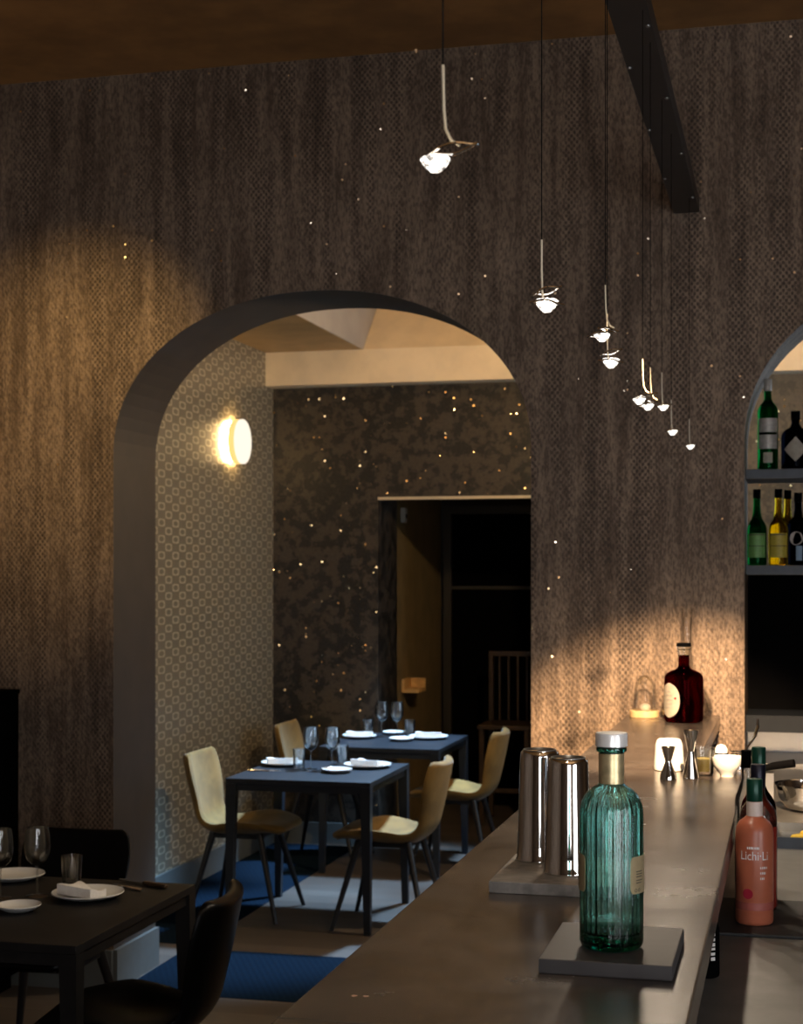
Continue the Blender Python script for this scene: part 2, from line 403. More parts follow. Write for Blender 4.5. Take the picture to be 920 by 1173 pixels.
# ------------------------------------------------------------------ the setting
WY, WT = 6.11, .45              # the arched wall
XL, YB, ZC2 = -3.28, 9.75, 3.17  # inner room
def arch_pts(xc, a=.885, zs=2.25, b=.65, n=40):
    p = []
    for i in range(n + 1):
        t = PI * i / n; cx, sx = math.cos(t), math.sin(t); e = 2 / 2.1
        p.append((xc - a * abs(cx) ** e * (1 if cx >= 0 else -1), zs + b * abs(sx) ** e))
    return p
A1, A2 = -1.875, .714
cols = [(-3.6, 0.0)]
for xc in (A1, A2):
    cols += [(xc - .885, 0.0)] + arch_pts(xc) + [(xc + .885, 0.0)]
cols += [(3.2, 0.0)]
b = bm_()
for (xa, za), (xb, zb) in zip(cols, cols[1:]):
    if xb - xa < 1e-6:      # vertical jamb
        if abs(za - zb) > 1e-6:
            b.faces.new([b.verts.new(p) for p in ((xa, WY, za), (xa, WY + WT, za), (xa, WY + WT, zb), (xa, WY, zb))])
        continue
    b.faces.new([b.verts.new(p) for p in ((xa, WY, za), (xb, WY, zb), (xb, WY, 3.84), (xa, WY, 3.84))])
    b.faces.new([b.verts.new(p) for p in ((xa, WY + WT, za), (xa, WY + WT, 3.84), (xb, WY + WT, 3.84), (xb, WY + WT, zb))])
    b.faces.new([b.verts.new(p) for p in ((xa, WY, za), (xa, WY + WT, za), (xb, WY + WT, zb), (xb, WY, zb))])
    b.faces.new([b.verts.new(p) for p in ((xa, WY, 3.84), (xb, WY, 3.84), (xb, WY + WT, 3.84), (xa, WY + WT, 3.84))])
bmesh.ops.remove_doubles(b, verts=b.verts, dist=1e-6)
wm = struct('wall_middle', b, M['wallb'])
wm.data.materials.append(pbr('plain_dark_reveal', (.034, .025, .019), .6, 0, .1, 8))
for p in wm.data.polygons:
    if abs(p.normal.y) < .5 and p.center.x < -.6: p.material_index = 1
b = bm_(); box(b, -3.75, 3.35, -3.1, 12.2, -.12, 0); struct('floor', b, M['floor'])
b = bm_(); box(b, -3.75, 3.35, -3.1, WY + WT, 3.84, 3.95); struct('ceiling', b, M['ceil'])
b = bm_(); box(b, -3.75, -3.6, -3.1, WY, 0, 3.84); struct('wall_left', b, M['wallb'])
def wall_hole(name, axis, pos, th, u0, u1, z1, holes, mat):
    """wall across `axis` with rectangular holes (u0,u1,z0,z1)"""
    b = bm_(); hs = sorted(holes); cur = u0
    def put(a0, a1, c0, c1):
        if axis == 'x': box(b, pos, pos + th, a0, a1, c0, c1)
        else: box(b, a0, a1, pos, pos + th, c0, c1)
    for h in hs:
        put(cur, h[0], 0, z1)
        if h[2] > 0: put(h[0], h[1], 0, h[2])
        put(h[0], h[1], h[3], z1); cur = h[1]
    put(cur, u1, 0, z1)
    bmesh.ops.remove_doubles(b, verts=b.verts, dist=1e-5)
    return struct(name, b, mat)
wall_hole('wall_right', 'x', 3.2, .15, -3.1, WY, 3.84, [(-2.2, .2, .1, 2.8)], M['wallb'])
wall_hole('wall_rear', 'y', -3.1, .15, -3.6, 3.2, 3.84, [(.2, 2.0, .1, 2.8)], M['wallb'])
# inner room
b = bm_(); box(b, XL - .15, XL, WY + WT, 12.2, 0, 3.95); struct('wall_left_inner', b, M['rings'])
wall_hole('wall_right_inner', 'x', 1.9, .15, WY + WT, YB, ZC2 + .6, [(6.95, 9.35, .75, 2.75)], M['rings'])
DX0, DX1, DZ = -2.57, -1.45, 2.24
wall_hole('wall_back', 'y', YB, .5, XL, 1.9, ZC2, [(DX0, DX1, 0, DZ)], M['mosaic'])
# inner ceiling with a splayed recess on the right
RX, RF = -2.64, 7.0
b = bm_()
box(b, XL, RX, WY + WT, YB + .6, ZC2, ZC2 + .1)
box(b, RX, 1.9, WY + WT, RF, ZC2, ZC2 + .1)
struct('ceiling_inner', b, M['ceil2'])
b = bm_(); box(b, RX - .06, RX + .006, RF + .001, 10.5, ZC2 + .002, 3.949); struct('trim_recess_side', b, M['greyp'])
b = bm_()
v = [b.verts.new(p) for p in ((RX, 9.62, ZC2), (1.9, 9.62, ZC2), (1.9, 10.45, 3.95), (RX, 10.45, 3.95), (RX, 9.72, ZC2 - .01), (1.9, 9.72, ZC2 - .01), (1.9, 10.55, 3.95), (RX, 10.55, 3.95))]
for f in ((0, 1, 2, 3), (7, 6, 5, 4), (0, 4, 5, 1), (1, 5, 6, 2), (2, 6, 7, 3), (3, 7, 4, 0)): b.faces.new([v[i] for i in f])
struct('trim_recess_slope', b, M['cream'])
b = bm_(); box(b, RX, 1.9, RF - .1, 10.55, 3.95, 4.05); box(b, RX, 1.9, RF - .1, RF, ZC2 + .1, 3.95); struct('ceiling_recess', b, M['cream'])
b = bm_(); box(b, XL, 1.9, 9.6, YB, 2.955, ZC2); struct('trim_soffit', b, M['cream'])
b = bm_(); box(b, XL, XL + .018, WY + WT, YB, 0, .14); struct('baseboard_left', b, M['base'])
b = bm_(); box(b, XL + .018, DX0, YB - .018, YB, 0, .14); struct('baseboard_back', b, M['base'])
b = bm_(); box(b, A1 - .885, A1 - .867, WY, WY + WT, 0, .17); struct('baseboard_arch', b, M['base'])
b = bm_(); box(b, -3.6, A1 - .885, WY - .018, WY, 0, .17); struct('baseboard_front', b, M['base'])
# passage behind the doorway
b = bm_(); box(b, -2.75, -2.6, YB + .5, 11.9, 0, 2.6); struct('wall_left_passage', b, M['ochre'])
b = bm_(); box(b, -2.6, -.6, 11.75, 11.9, 0, 2.6); struct('wall_back_passage', b, M['darkwall'])
b = bm_(); box(b, -.75, -.6, YB + .5, 11.75, 0, 2.6); struct('wall_right_passage', b, M['darkwall'])
b = bm_(); box(b, -2.75, -.6, YB + .5, 11.9, 2.6, 2.7); struct('ceiling_passage', b, M['darkwall'])
b = bm_(); box(b, DX0 - .0, DX1, YB - .01, YB + .02, DZ - .018, DZ); struct('trim_door', b, M['brass'])
# dark glazed cupboard door at the end of the passage
d = thing('door', None, None, (0, 0, 0)); d.name = 'door_1'; d['kind'] = 'structure'; del_keys = [k for k in ('label', 'category') if k in d.keys()]
b = bm_(); box(b, -2.5, -1.88, 11.69, 11.71, .02, 2.2); obj('door_panel', b, M['black'], d, False)
b = bm_()
for x0, x1, z0, z1 in ((-2.56, -2.5, 0, 2.26), (-1.88, -1.82, 0, 2.26), (-2.5, -1.88, 2.2, 2.26), (-2.5, -1.88, 1.63, 1.655)): box(b, x0, x1, 11.66, 11.75, z0, z1)
obj('door_frame', b, pbr('dim_bronze_frame', (.05, .042, .03), .4, .5), d, False)
# windows (daylight)
def window(name, axis, pos, u0, u1, z0, z1, pane, n):
    w = bpy.data.objects.new(name, None); C.objects.link(w); w['kind'] = 'structure'
    b = bm_()
    def put(bb, a0, a1, c0, c1, p0, p1):
        box(bb, p0, p1, a0, a1, c0, c1) if axis == 'x' else box(bb, a0, a1, p0, p1, c0, c1)
    t = .05
    put(b, u0, u0 + t, z0, z1, pos, pos + .08); put(b, u1 - t, u1, z0, z1, pos, pos + .08)
    put(b, u0 + t, u1 - t, z0, z0 + t, pos, pos + .08); put(b, u0 + t, u1 - t, z1 - t, z1, pos, pos + .08)
    for k in range(1, n):
        u = u0 + (u1 - u0) * k / n; put(b, u - .025, u + .025, z0 + t, z1 - t, pos, pos + .08)
    obj('window_frame', b, M['frame'], w, False)
    b = bm_(); put(b, u0 + t, u1 - t, z0 + t, z1 - t, pos + .035, pos + .045); obj('window_pane', b, M[pane], w, False)
window('window_1', 'x', 1.95, 6.95, 9.35, .75, 2.75, 'pane_day', 3)
window('window_2', 'x', 3.25, -2.2, .2, .1, 2.8, 'pane_front', 2)
window('window_3', 'y', -3.08, .2, 2.0, .1, 2.8, 'pane_front', 2)

# carpets
b = bm_(); box(b, A1 - .86, A1 + .88, 6.115, 6.88, .0003, .002)
tag(obj('carpet_strip', b, M['carpet'], None, False), 'blue ribbed carpet strip across the floor under the left arch', 'carpet')
b = bm_(); box(b, XL + .02, -2.70, 6.95, 9.7, .0003, .002)
tag(obj('carpet_runner', b, M['carpet'], None, False), 'blue carpet runner along the ring-patterned wall beneath the tan chairs', 'carpet')

# ------------------------------------------------------------------ bar counter
t = thing('bar_counter', 'long dark worn metal-topped bar counter running to the wall', 'bar counter', (-.363, 3, 0))
X0, X1, XN, ZT = -.607, -.12, -.262, 1.21
def rel(bmv):
    for v in bmv.verts: v.co -= Vector((-.363, 3, 0))
    return bmv
b = bm_()
pl = [(X0, .9), (X1, .9), (X1, 4.46), (XN, 4.52), (XN, 6.105), (X0, 6.105)]
lo = [b.verts.new((x, y, ZT - .05)) for x, y in pl]; hi = [b.verts.new((x, y, ZT)) for x, y in pl]
b.faces.new(lo[::-1]); b.faces.new(hi)
for i in range(6): b.faces.new((lo[i], lo[(i + 1) % 6], hi[(i + 1) % 6], hi[i]))
obj('countertop', rel(b), M['counter'], t, False, .003)
b = bm_(); box(b, X0 + .06, X1 - .06, .95, 4.44, .1, ZT - .05); box(b, X0 + .06, XN - .03, 4.44, 6.105, .1, ZT - .05)
obj('counter_body', rel(b), M['blackm'], t, False)
b = bm_(); box(b, X0 + .09, X1 - .09, 1, 4.4, 0, .1); box(b, X0 + .09, XN - .06, 4.4, 6.1, 0, .1)
obj('plinth', rel(b), M['black'], t, False)
b = bm_(); box(b, X0 + .001, X1 - .001, 1.818, 1.8205, ZT - .0005, ZT + .0003); obj('top_seam', rel(b), M['ink'], t, False)
for (cx, cy, s) in ((-.542, 1.935, .006), (-.527, 1.937, .005), (-.552, 3.27, .008)):
    b = bm_(); vs = [b.verts.new((cx + s * random.uniform(.6, 1.1) * math.cos(a * PI / 4), cy + s * .9 * random.uniform(.6, 1.1) * math.sin(a * PI / 4), ZT + .0004)) for a in range(8)]; b.faces.new(vs)
    obj('worn_chip', rel(b), M['copper'], t, False)['label'] = 'bare copper coloured worn chip'

# work surface behind the bar
t = thing('back_counter', 'grey stone work counter behind the bar, lower than the bar top', 'counter', (.4, 4, 0))
b = bm_(); box(b, -.57, .5, -3, .55, .98, 1.02); obj('worktop', b, M['worktop'], t, False, .002)
b = bm_(); box(b, -.57, .5, .55, 2.05, .98, 1.02); obj('steel_top', b, M['steel'], t, False, .002)
b = bm_(); box(b, -.53, .45, -2.95, 2.04, 0, .98); obj('cabinet_body', b, M['blackm'], t, False)
b = bm_(); box(b, -.165, .9, 3.23, 3.58, 1.02, 1.027)
tag(obj('bar_mat', b, M['rubber'], None, False, .002), 'black rubber bar mat on the work counter, under the pink bottle', 'bar mat')

# ------------------------------------------------------------------ items on the bar
def slab(name, label, mat, x0, x1, y0, y1, z0, h, cat, rz=0):
    cx, cy = (x0 + x1) / 2, (y0 + y1) / 2
    b = bm_(); box(b, x0 - cx, x1 - cx, y0 - cy, y1 - cy, 0, h)
    o = obj(name, b, mat, None, False, .0015, (cx, cy, z0)); o.rotation_euler = (0, 0, rz); return tag(o, label, cat)
slab('display_slab', 'dark grey slate slab under the teal bottle', M['slabd'], -.331, -.152, 2.105, 2.335, ZT, .02, 'display slab')
slab('display_slab', 'grey concrete slab under the two steel cocktail shakers', M['slab'], -.496, -.27, 2.615, 2.885, ZT, .02, 'display slab')

# teal bottle
t = thing('liqueur_bottle', 'tall teal fluted glass bottle with silver cap on dark slab', 'bottle', (-.2425, 2.195, ZT + .0205))
prof = [(.030, .0), (.038, .001), (.0425, .004), (.0443, .010), (.0443, .060), (.0443, .184), (.0438, .192), (.0420, .200), (.0388, .208), (.0345, .2145), (.029, .2195), (.0225, .2235), (.0185, .2265), (.0168, .231), (.0165, .24), (.0165, .2705), (.0205, .272), (.0215, .275), (.0205, .278), (.0165, .2785)]
pd = []
for (r0, z0), (r1, z1) in zip(prof, prof[1:]):
    n = max(1, int((z1 - z0) / .012)); pd += [(r0 + (r1 - r0) * k / n, z0 + (z1 - z0) * k / n) for k in range(n)]
pd.append(prof[-1])
def flute(a, r, z):
    k = 1 if .012 < z < .19 else max(0, 1 - abs(z - .19) / .03) if z >= .19 else 0
    return r - k * .0011 * (1 - abs(math.cos(a * 14)))
b = bm_(); lathe(b, pd, 168, fl=flute)
inner = [(.0135, .2785), (.0132, .2675), (.0130, .232), (.0150, .2262), (.021, .2205), (.028, .2155), (.0345, .208), (.0375, .200), (.0395, .190), (.0400, .178), (.0400, .060), (.0395, .026), (.037, .021), (.020, .0185), (.0005, .018)]
pi_ = []
for (r0, z0), (r1, z1) in zip(inner, inner[1:]):
    n = max(1, int(abs(z1 - z0) / .012)); pi_ += [(r0 + (r1 - r0) * k / n, z0 + (z1 - z0) * k / n) for k in range(n)]
pi_.append(inner[-1])
def flute2(a, r, z):
    k = 1 if z > .03 and z < .19 else .4
    return r - (k * .0016 * (.5 + .5 * math.cos(a * 12)) + .0006 * math.cos(a * 31 + 1) if r > .03 else 0)
b2 = bm_(); lathe(b2, pi_, 168, cap0=False, cap1=True, fl=flute2)
me_ = bpy.data.meshes.new('tmp'); b2.to_mesh(me_); b2.free(); b.from_mesh(me_); bpy.data.meshes.remove(me_)
top = [f for f in b.faces if len(f.verts) == 168 and all(v.co.z > .278 for v in f.verts)]
bmesh.ops.delete(b, geom=top, context='FACES_ONLY')
rims = [e for e in b.edges if len(e.link_faces) == 1 and all(v.co.z > .278 for v in e.verts)]
bmesh.ops.bridge_loops(b, edges=rims)
gb = obj('glass_body', b, M['teal'], t, True, angle=60)
b = bm_()
random.seed(3)
for k in range(26):
    a = random.uniform(0, 2 * PI); rr = random.uniform(.012, .036); z = random.uniform(.007, .02)
    bmesh.ops.create_icosphere(b, subdivisions=1, radius=random.uniform(.002, .0045), matrix=Matrix.Translation((rr * math.cos(a), rr * math.sin(a), z)))
obj('base_facets', b, glass('pale_base_glass', (.8, .97, .95), .75), t, False)
b = bm_(); lathe(b, [(.0172, .2275), (.0172, .2695)], 48, cap0=False, cap1=False); lathe(b, [(.0178, .2275), (.0178, .2695)], 48, cap0=False, cap1=False)
obj('neck_label', b, M['gold'], t)['label'] = 'gold foil neck label'
b = bm_(); lathe(b, [(.0205, .279), (.0224, .2798), (.0224, .296), (.0215, .298), (.010, .2985)], 48); obj('stopper', b, M['silver'], t)['label'] = 'silver cap'
for nm, a0, a1 in (('back_label', -.85, .35), ('front_label', 2.75, 3.9)):
    b = bm_(); patch(b, .0443, a0, a1, .080, .131, 16, .0004, .006); lb = obj(nm, b, M['goldlab'], t); lb['label'] = 'gold paper label'
    b = bm_()
    for z, w in ((.110, .3), (.1065, .3), (.103, .28), (.098, .3), (.0945, .25)):
        patch(b, .0443, a0 + .22, a0 + .22 + w, z, z + .0012, 6, .0013)
    for k in range(2):
        for q in range(10):
            aa = q * PI / 5; patch(b, .0443, a0 + .2 + k * .15 + .045 * math.cos(aa), a0 + .215 + k * .15 + .045 * math.cos(aa), .085 + .002 * math.sin(aa) - .0005, .085 + .002 * math.sin(aa) + .0005, 1, .0013)
    obj('print', b, M['ink'], lb)

# shakers
def shaker(loc, label):
    t = thing('cocktail_shaker', label, 'cocktail shaker', loc, 0, 'steel shakers on the slab')
    b = bm_(); lathe(b, [(.0425, 0), (.0432, .001), (.0432, .003), (.0415, .006), (.0405, .03), (.0352, .188), (.0345, .194), (.0325, .1975), (.030, .199)], 56); obj('tin', b, M['chrome'], t)
    b = bm_(); lathe(b, [(.0305, .1985), (.0300, .2005), (.0285, .2005), (.027, .1985), (.012, .1978)], 48); obj('base_rim', b, M['steel'], t)
    return t
s1 = shaker((-.376, 2.722, ZT + .0205), 'upturned polished steel shaker tin, nearer of the two on the slab')
s2 = dup(s1, (-.443, 2.832, ZT + .0205), 0, 'upturned polished steel shaker tin, farther of the two, partly hidden')

# red liqueur bottle, wooden board with glass cloche, decanter
t = thing('spirit_bottle', 'squat bottle of dark red liqueur with cream oval label', 'bottle', (-.378, 5.80, ZT))
b = bm_(); lathe(b, [(.055, .0), (.066, .003), (.070, .010), (.071, .07), (.0705, .155), (.068, .168), (.060, .178), (.045, .186), (.030, .191), (.024, .197)], 56)
lathe(b, [(.024, .197), (.0205, .205), (.0195, .24), (.021, .243)], 56, cap0=False); bmesh.ops.remove_doubles(b, verts=b.verts, dist=1e-5)
obj('glass_body', b, M['redg'], t)
b = bm_(); lathe(b, [(.0215, .243), (.0215, .262), (.0245, .264), (.0245, .274)], 40); obj('collar', b, M['clear'], t)
b = bm_(); lathe(b, [(.026, .2745), (.0265, .277), (.0265, .286), (.025, .288)], 40); obj('stopper', b, M['black'], t)
b = bm_()
ac, hw, zc, hz = 3.95, .62, .082, .062
rows = 14
prev = None
for k in range(rows + 1):
    q = -1 + 2 * k / rows; w = hw * math.sqrt(max(.02, 1 - abs(q) ** 2.4))
    row = [b.verts.new((.0722 * math.cos(ac - w + 2 * w * j / 10), .0722 * math.sin(ac - w + 2 * w * j / 10), zc + hz * q)) for j in range(11)]
    if prev:
        for j in range(10): b.faces.new((prev[j], prev[j + 1], row[j + 1], row[j]))
    prev = row
lb = obj('label', b, M['paper'], t)
b = bm_(); lathe(b, [(.0045, 0), (.0045, .001)], 12)
for v in b.verts: v.co = Vector((.0728 * math.cos(4.35 + v.co.x / .072), .0728 * math.sin(4.35 + v.co.x / .072), .09 + v.co.y))
obj('seal_mark', b, M['reddot'], lb)
b = bm_()
for z, w in ((.112, .3), (.098, .4), (.083, .42), (.068, .4), (.055, .3)): patch(b, .0722, ac - w - .05, ac + w - .15, z, z + .004, 8, .0006)
obj('print', b, M['greyl'], lb)

t = thing('serving_board', 'round pale wooden board beside the red liqueur bottle', 'board', (-.535, 5.96, ZT))
b = bm_(); lathe(b, [(.053, 0), (.055, .002), (.055, .024), (.053, .026)], 48); obj('board', b, M['wood'], t)
t = thing('glass_cloche', 'small clear glass dome on the round wooden board', 'glass dome', (-.532, 5.96, ZT + .0265))
b = bm_(); lathe(b, [(.043, 0), (.043, .05), (.040, .085), (.032, .11), (.02, .125), (.008, .131)], 40, cap0=False); obj('dome', b, M['dglass'], t)
b = bm_(); lathe(b, [(.006, .131), (.006, .14), (.011, .147), (.009, .157), (.003, .16)], 20); obj('knob', b, M['dglass'], t)
b = bm_(); lathe(b, [(.02, .0), (.022, .01), (.016, .02), (.006, .024)], 20); tag(obj('pastry', b, M['paper'], None, True, 0, (-.532, 5.96, ZT + .027)), 'small pale round morsel under the glass dome', 'food')
t = thing('glass_decanter', 'tall clear glass decanter with slender neck behind the red bottle', 'decanter', (-.378, 5.985, ZT))
b = bm_(); lathe(b, [(.07, .0), (.096, .012), (.099, .03), (.092, .07), (.07, .11), (.045, .15), (.026, .19), (.020, .24), (.018, .32), (.021, .38), (.026, .41)], 48, cap1=False); obj('decanter_body', b, M['dglass'], t)

# white cup, jiggers, tumbler, bowl, small jug, strainer
b = bm_(); lathe(b, [(.030, 0), (.041, .002), (.042, .01), (.037, .07), (.032, .083), (.028, .086), (.012, .087)], 40)
tag(obj('white_cup', b, M['china'], None, True, 0, (-.325, 4.37, ZT)), 'upturned white porcelain cup behind the two steel jiggers', 'cup')
def jigger(loc, label, s):
    t = thing('jigger', label, 'jigger', loc, 0, 'steel jiggers on the bar')
    b = bm_(); lathe(b, [(.021, 0), (.022, .001), (.021, .012), (.0085, .055 * s), (.0085, .058 * s)], 36); obj('large_cup', b, M['chrome'], t)
    b = bm_(); lathe(b, [(.0085, .058 * s), (.0195, .104 * s), (.0185, .104 * s), (.004, .066 * s)], 36); obj('small_cup', b, M['chrome'], t)
jigger((-.312, 4.17, ZT), 'short hourglass steel jigger in front of the white cup', .83)
jigger((-.256, 4.21, ZT), 'taller hourglass steel jigger right of the white cup', 1.22)
def tumbler_bm(r0, r1, h):
    b = bm_(); lathe(b, [(.004, .0), (r0 * .9, .0), (r0, .003), (r1, h), (r1 - .002, h), (r0 - .002, .008), (.004, .0075)], 32, cap0=False, cap1=False); return b
t = thing('rocks_glass', 'short tumbler with lemon peel beside the white bowl', 'glass', (-.226, 4.27, ZT))
obj('glass_body', tumbler_bm(.026, .031, .075), M['cglass'], t)
b = bm_(); lathe(b, [(.004, .004), (.021, .007), (.025, .03), (.023, .04), (.004, .043)], 20, c=(0, 0, .006))
tag(obj('lemon_peel', b, M['lemon'], None, True, 0, (-.226, 4.27, ZT + .0)), 'yellow lemon peel inside the short tumbler', 'garnish')
b = bm_(); lathe(b, [(.018, 0), (.019, .006), (.028, .016), (.038, .032), (.043, .053), (.041, .053), (.036, .034), (.025, .018), (.004, .013)], 40)
tag(obj('bowl', b, M['china'], None, True, 0, (-.165, 4.27, ZT)), 'small white porcelain bowl at the corner of the bar', 'bowl')
t = thing('sugar_shaker', 'small white pot with black band behind the white bowl', 'pot', (-.185, 4.39, ZT)); t.scale = (.8, .8, .8)
b = bm_(); lathe(b, [(.02, 0), (.023, .004), (.023, .055)], 28); obj('pot', b, M['china'], t)
b = bm_(); lathe(b, [(.0235, .055), (.0235, .062)], 28); obj('band', b, M['black'], t)
b = bm_(); lathe(b, [(.022, .062), (.021, .075), (.014, .086), (.004, .09)], 28); obj('lid', b, M['china'], t)
t = thing('bar_strainer', 'steel coil strainer with long curved handle near the bar end', 'strainer', (-.142, 4.42, ZT))
b = bm_()
coil = [(.017 * math.cos(k * .45), .017 * math.sin(k * .45) * (.9), .02 + .0006 * k * .8) for k in range(70)]
tube(b, coil, .0022, 6); obj('coil', b, M['chrome'], t)
b = bm_(); lathe(b, [(.002, .0), (.022, .0), (.023, .006), (.019, .018), (.002, .02)], 24); obj('plate', b, M['chrome'], t)
b = bm_(); tube(b, [(.012, .01, .04), (.03, .03, .066), (.045, .05, .088), (.053, .06, .112), (.052, .062, .136)], [.003, .003, .0045, .005, .003], 8); obj('handle', b, M['chrome'], t)

# ------------------------------------------------------------------ bottles behind the bar
ZW = 1.027
def add_cap(t, r, z0, z1, mat, nm='cap'):
    b = bm_(); lathe(b, [(r * .97, z0), (r, z0 + .001), (r, z1 - .0015), (r * .93, z1)], 32); return obj(nm, b, M[mat], t)
t = thing('liqueur_bottle', 'frosted pink bottle with green cap on the black mat', 'bottle', (-.073, 3.335, ZW))
RP = .0385
b = bm_(); lathe(b, [(.033, 0), (.037, .003), (RP, .009), (RP, .188), (.0365, .200), (.031, .210), (.022, .2165), (.0165, .222), (.0155, .232), (.0152, .268)], 48); gb = obj('bottle_body', b, M['pink'], t)
add_cap(t, .0165, .252, .298, 'green')
b = bm_(); lathe(b, [(.0162, .218), (.0160, .2515)], 32, cap0=False, cap1=False); lathe(b, [(.0166, .218), (.0164, .2515)], 32, cap0=False, cap1=False); obj('neck_sleeve', b, pbr('pale_frosted_neck', (.6, .5, .45), .4, 0), t)
AC = -PI / 2 + .02
text_on_cyl('lettering', 'Lichi\u00b7Li', .0255, RP, AC, .136, M['white'], t, stretch=.82)
def dashes(name, r, a0, z, n, w, gap, h, t, vertical=False):
    """a row of small printed marks, for lettering too small to read"""
    b = bm_()
    for k in range(n):
        ww = w * (.7 + .3 * ((k * 7) % 3) / 2)
        if vertical: patch(b, r, a0, a0 + h, z - k * gap - ww, z - k * gap, 2, .0008)
        else: patch(b, r, a0 + k * gap, a0 + k * gap + ww, z, z + h, 2, .0008)
    return obj(name, b, M['white'], t)
dashes('small_print', RP, AC - .38, .158, 7, .07, .095, .0048, t)
for k in range(3): dashes('small_print', RP, AC + .30, .118 - .011 * k, 5 - k, .055, .085, .0045, t)
b = bm_(); lathe(b, [(.0105, 0), (.0105, .0008)], 20)
for v in b.verts: v.co = Vector(((RP + .0004 + v.co.z) * math.cos(AC - .35 + v.co.x / RP), (RP + .0004 + v.co.z) * math.sin(AC - .35 + v.co.x / RP), .066 + v.co.y))
obj('red_dot', b, M['reddot'], t)['label'] = 'dark red printed disc'
b = bm_(); lathe(b, [(RP + .0003, .032), (RP + .0003, .048)], 48, cap0=False, cap1=False); obj('lower_band', b, pbr('dark_rose_band', (.35, .09, .07), .4), t)
def tallbottle(loc, label, body, cap, capz=(.255, .30), r=.0385, shoulder=.19, lab=None, labz=(.06, .14), name='liqueur_bottle', neck=.0145, laba=(-2.6, -.5), group=None):
    t = thing(name, label, 'bottle', loc, 0, group)
    b = bm_(); lathe(b, [(r * .86, 0), (r * .97, .003), (r, .009), (r, shoulder), (r * .93, shoulder + .013), (r * .75, shoulder + .025), (neck * 1.4, shoulder + .037), (neck, shoulder + .05), (neck, capz[0] + .004)], 40); obj('bottle_body', b, M[body], t)
    if cap: add_cap(t, neck + .0013, capz[0], capz[1], cap)
    if lab:
        b = bm_(); patch(b, r, laba[0], laba[1], labz[0], labz[1], 14); obj('label', b, M[lab], t)
    return t
tallbottle((-.0685, 3.47, ZW), 'clear bottle with navy foil cap behind the pink bottle', 'cglass', 'navy', (.262, .312), .040, .2)
red_t = bpy.context.scene.objects[-1] if False else [o for o in bpy.data.objects if o.get('label', '').startswith('clear bottle with navy')][0]
b = bm_(); lathe(b, [(.0345, .0015), (.0403, .01), (.0404, .178), (.0395, .182)], 40); obj('red_liquid', b, pbr('red_liquid', (.22, .02, .012), .25, 0, .1, 9, .5), red_t)['label'] = 'red liquid filling the bottle'
t2 = bpy.data.objects['liqueur_bottle.002'] if 'liqueur_bottle.002' in bpy.data.objects else None
tallbottle((-.070, 3.62, 1.02), 'red bottle with dark green cap, third in the row behind the pink bottle', 'redg', 'green', (.272, .34), .0385, .205)
tallbottle((-.099, 3.75, 1.02), 'clear bottle with small black cap, last in the row behind the pink bottle', 'cglass', 'black', (.278, .318), .028, .2, neck=.0125)
t = thing('spirit_bottle', 'black bottle with small white vertical print tucked beside the bar edge', 'bottle', (-.150, 2.90, 1.02))
b = bm_(); lathe(b, [(.02, 0), (.024, .002), (.025, .006), (.025, .085), (.022, .098), (.012, .110), (.010, .125)], 36); obj('bottle_body', b, M['black'], t)
b = bm_(); lathe(b, [(.0108, .112), (.0108, .124)], 24); obj('cap', b, M['reddot'], t)
dashes('vertical_print', .025, -1.15, .082, 6, .006, .0085, .32, t, True)
# steel bowl and garnish tray
b = bm_(); lathe(b, [(.05, 0), (.075, .01), (.098, .045), (.104, .078), (.108, .08), (.108, .083), (.100, .081), (.094, .047), (.07, .014), (.004, .006)], 48)
tag(obj('steel_bowl', b, M['chrome'], None, True, 0, (.058, 5.0, 1.02)), 'shiny steel bowl on the work counter at the right edge', 'bowl')
t = thing('garnish_tray', 'shallow dark steel tray with lemon pieces on the work counter', 'tray', (.12, 4.42, 1.02))
b = bm_()
for a in ((-.16, .16, -.13, .13, 0, .006), (-.16, .16, -.13, -.122, .006, .03), (-.16, .16, .122, .13, .006, .03), (-.16, -.152, -.122, .122, .006, .03), (.152, .16, -.122, .122, .006, .03)): box(b, *a)
obj('tray', b, M['shelf'], t, False)
for k, (x, y) in enumerate(((.02, 4.38), (.06, 4.40), (.045, 4.45), (.10, 4.37))):
    b = bm_(); lathe(b, [(.002, 0), (.02, .001), (.024, .006), (.018, .016), (.004, .02)], 18); o = tag(obj('lemon_slice', b, M['lemon'], None, True, 0, (x, y, 1.0265)), 'cut lemon piece lying in the dark garnish tray', 'lemon', 'lemon pieces in the tray')
b = bm_(); tube(b, [(0, 0, .012), (.05, -.03, .03), (.11, -.05, .042)], [.009, .012, .013], 10)
tag(obj('bar_tool', b, M['black'], None, True, 0, (-.10, 4.9, 1.14)), 'black rounded tool handle behind the green bottle cap', 'tool')
bx('caddy', M['steel'], None, -.12, -.05, 4.86, 4.95, 1.02, 1.148); o = bpy.data.objects['caddy']; o.name = 'tool_caddy'; tag(o, 'steel caddy holding the black tool handle behind the bottles', 'caddy')

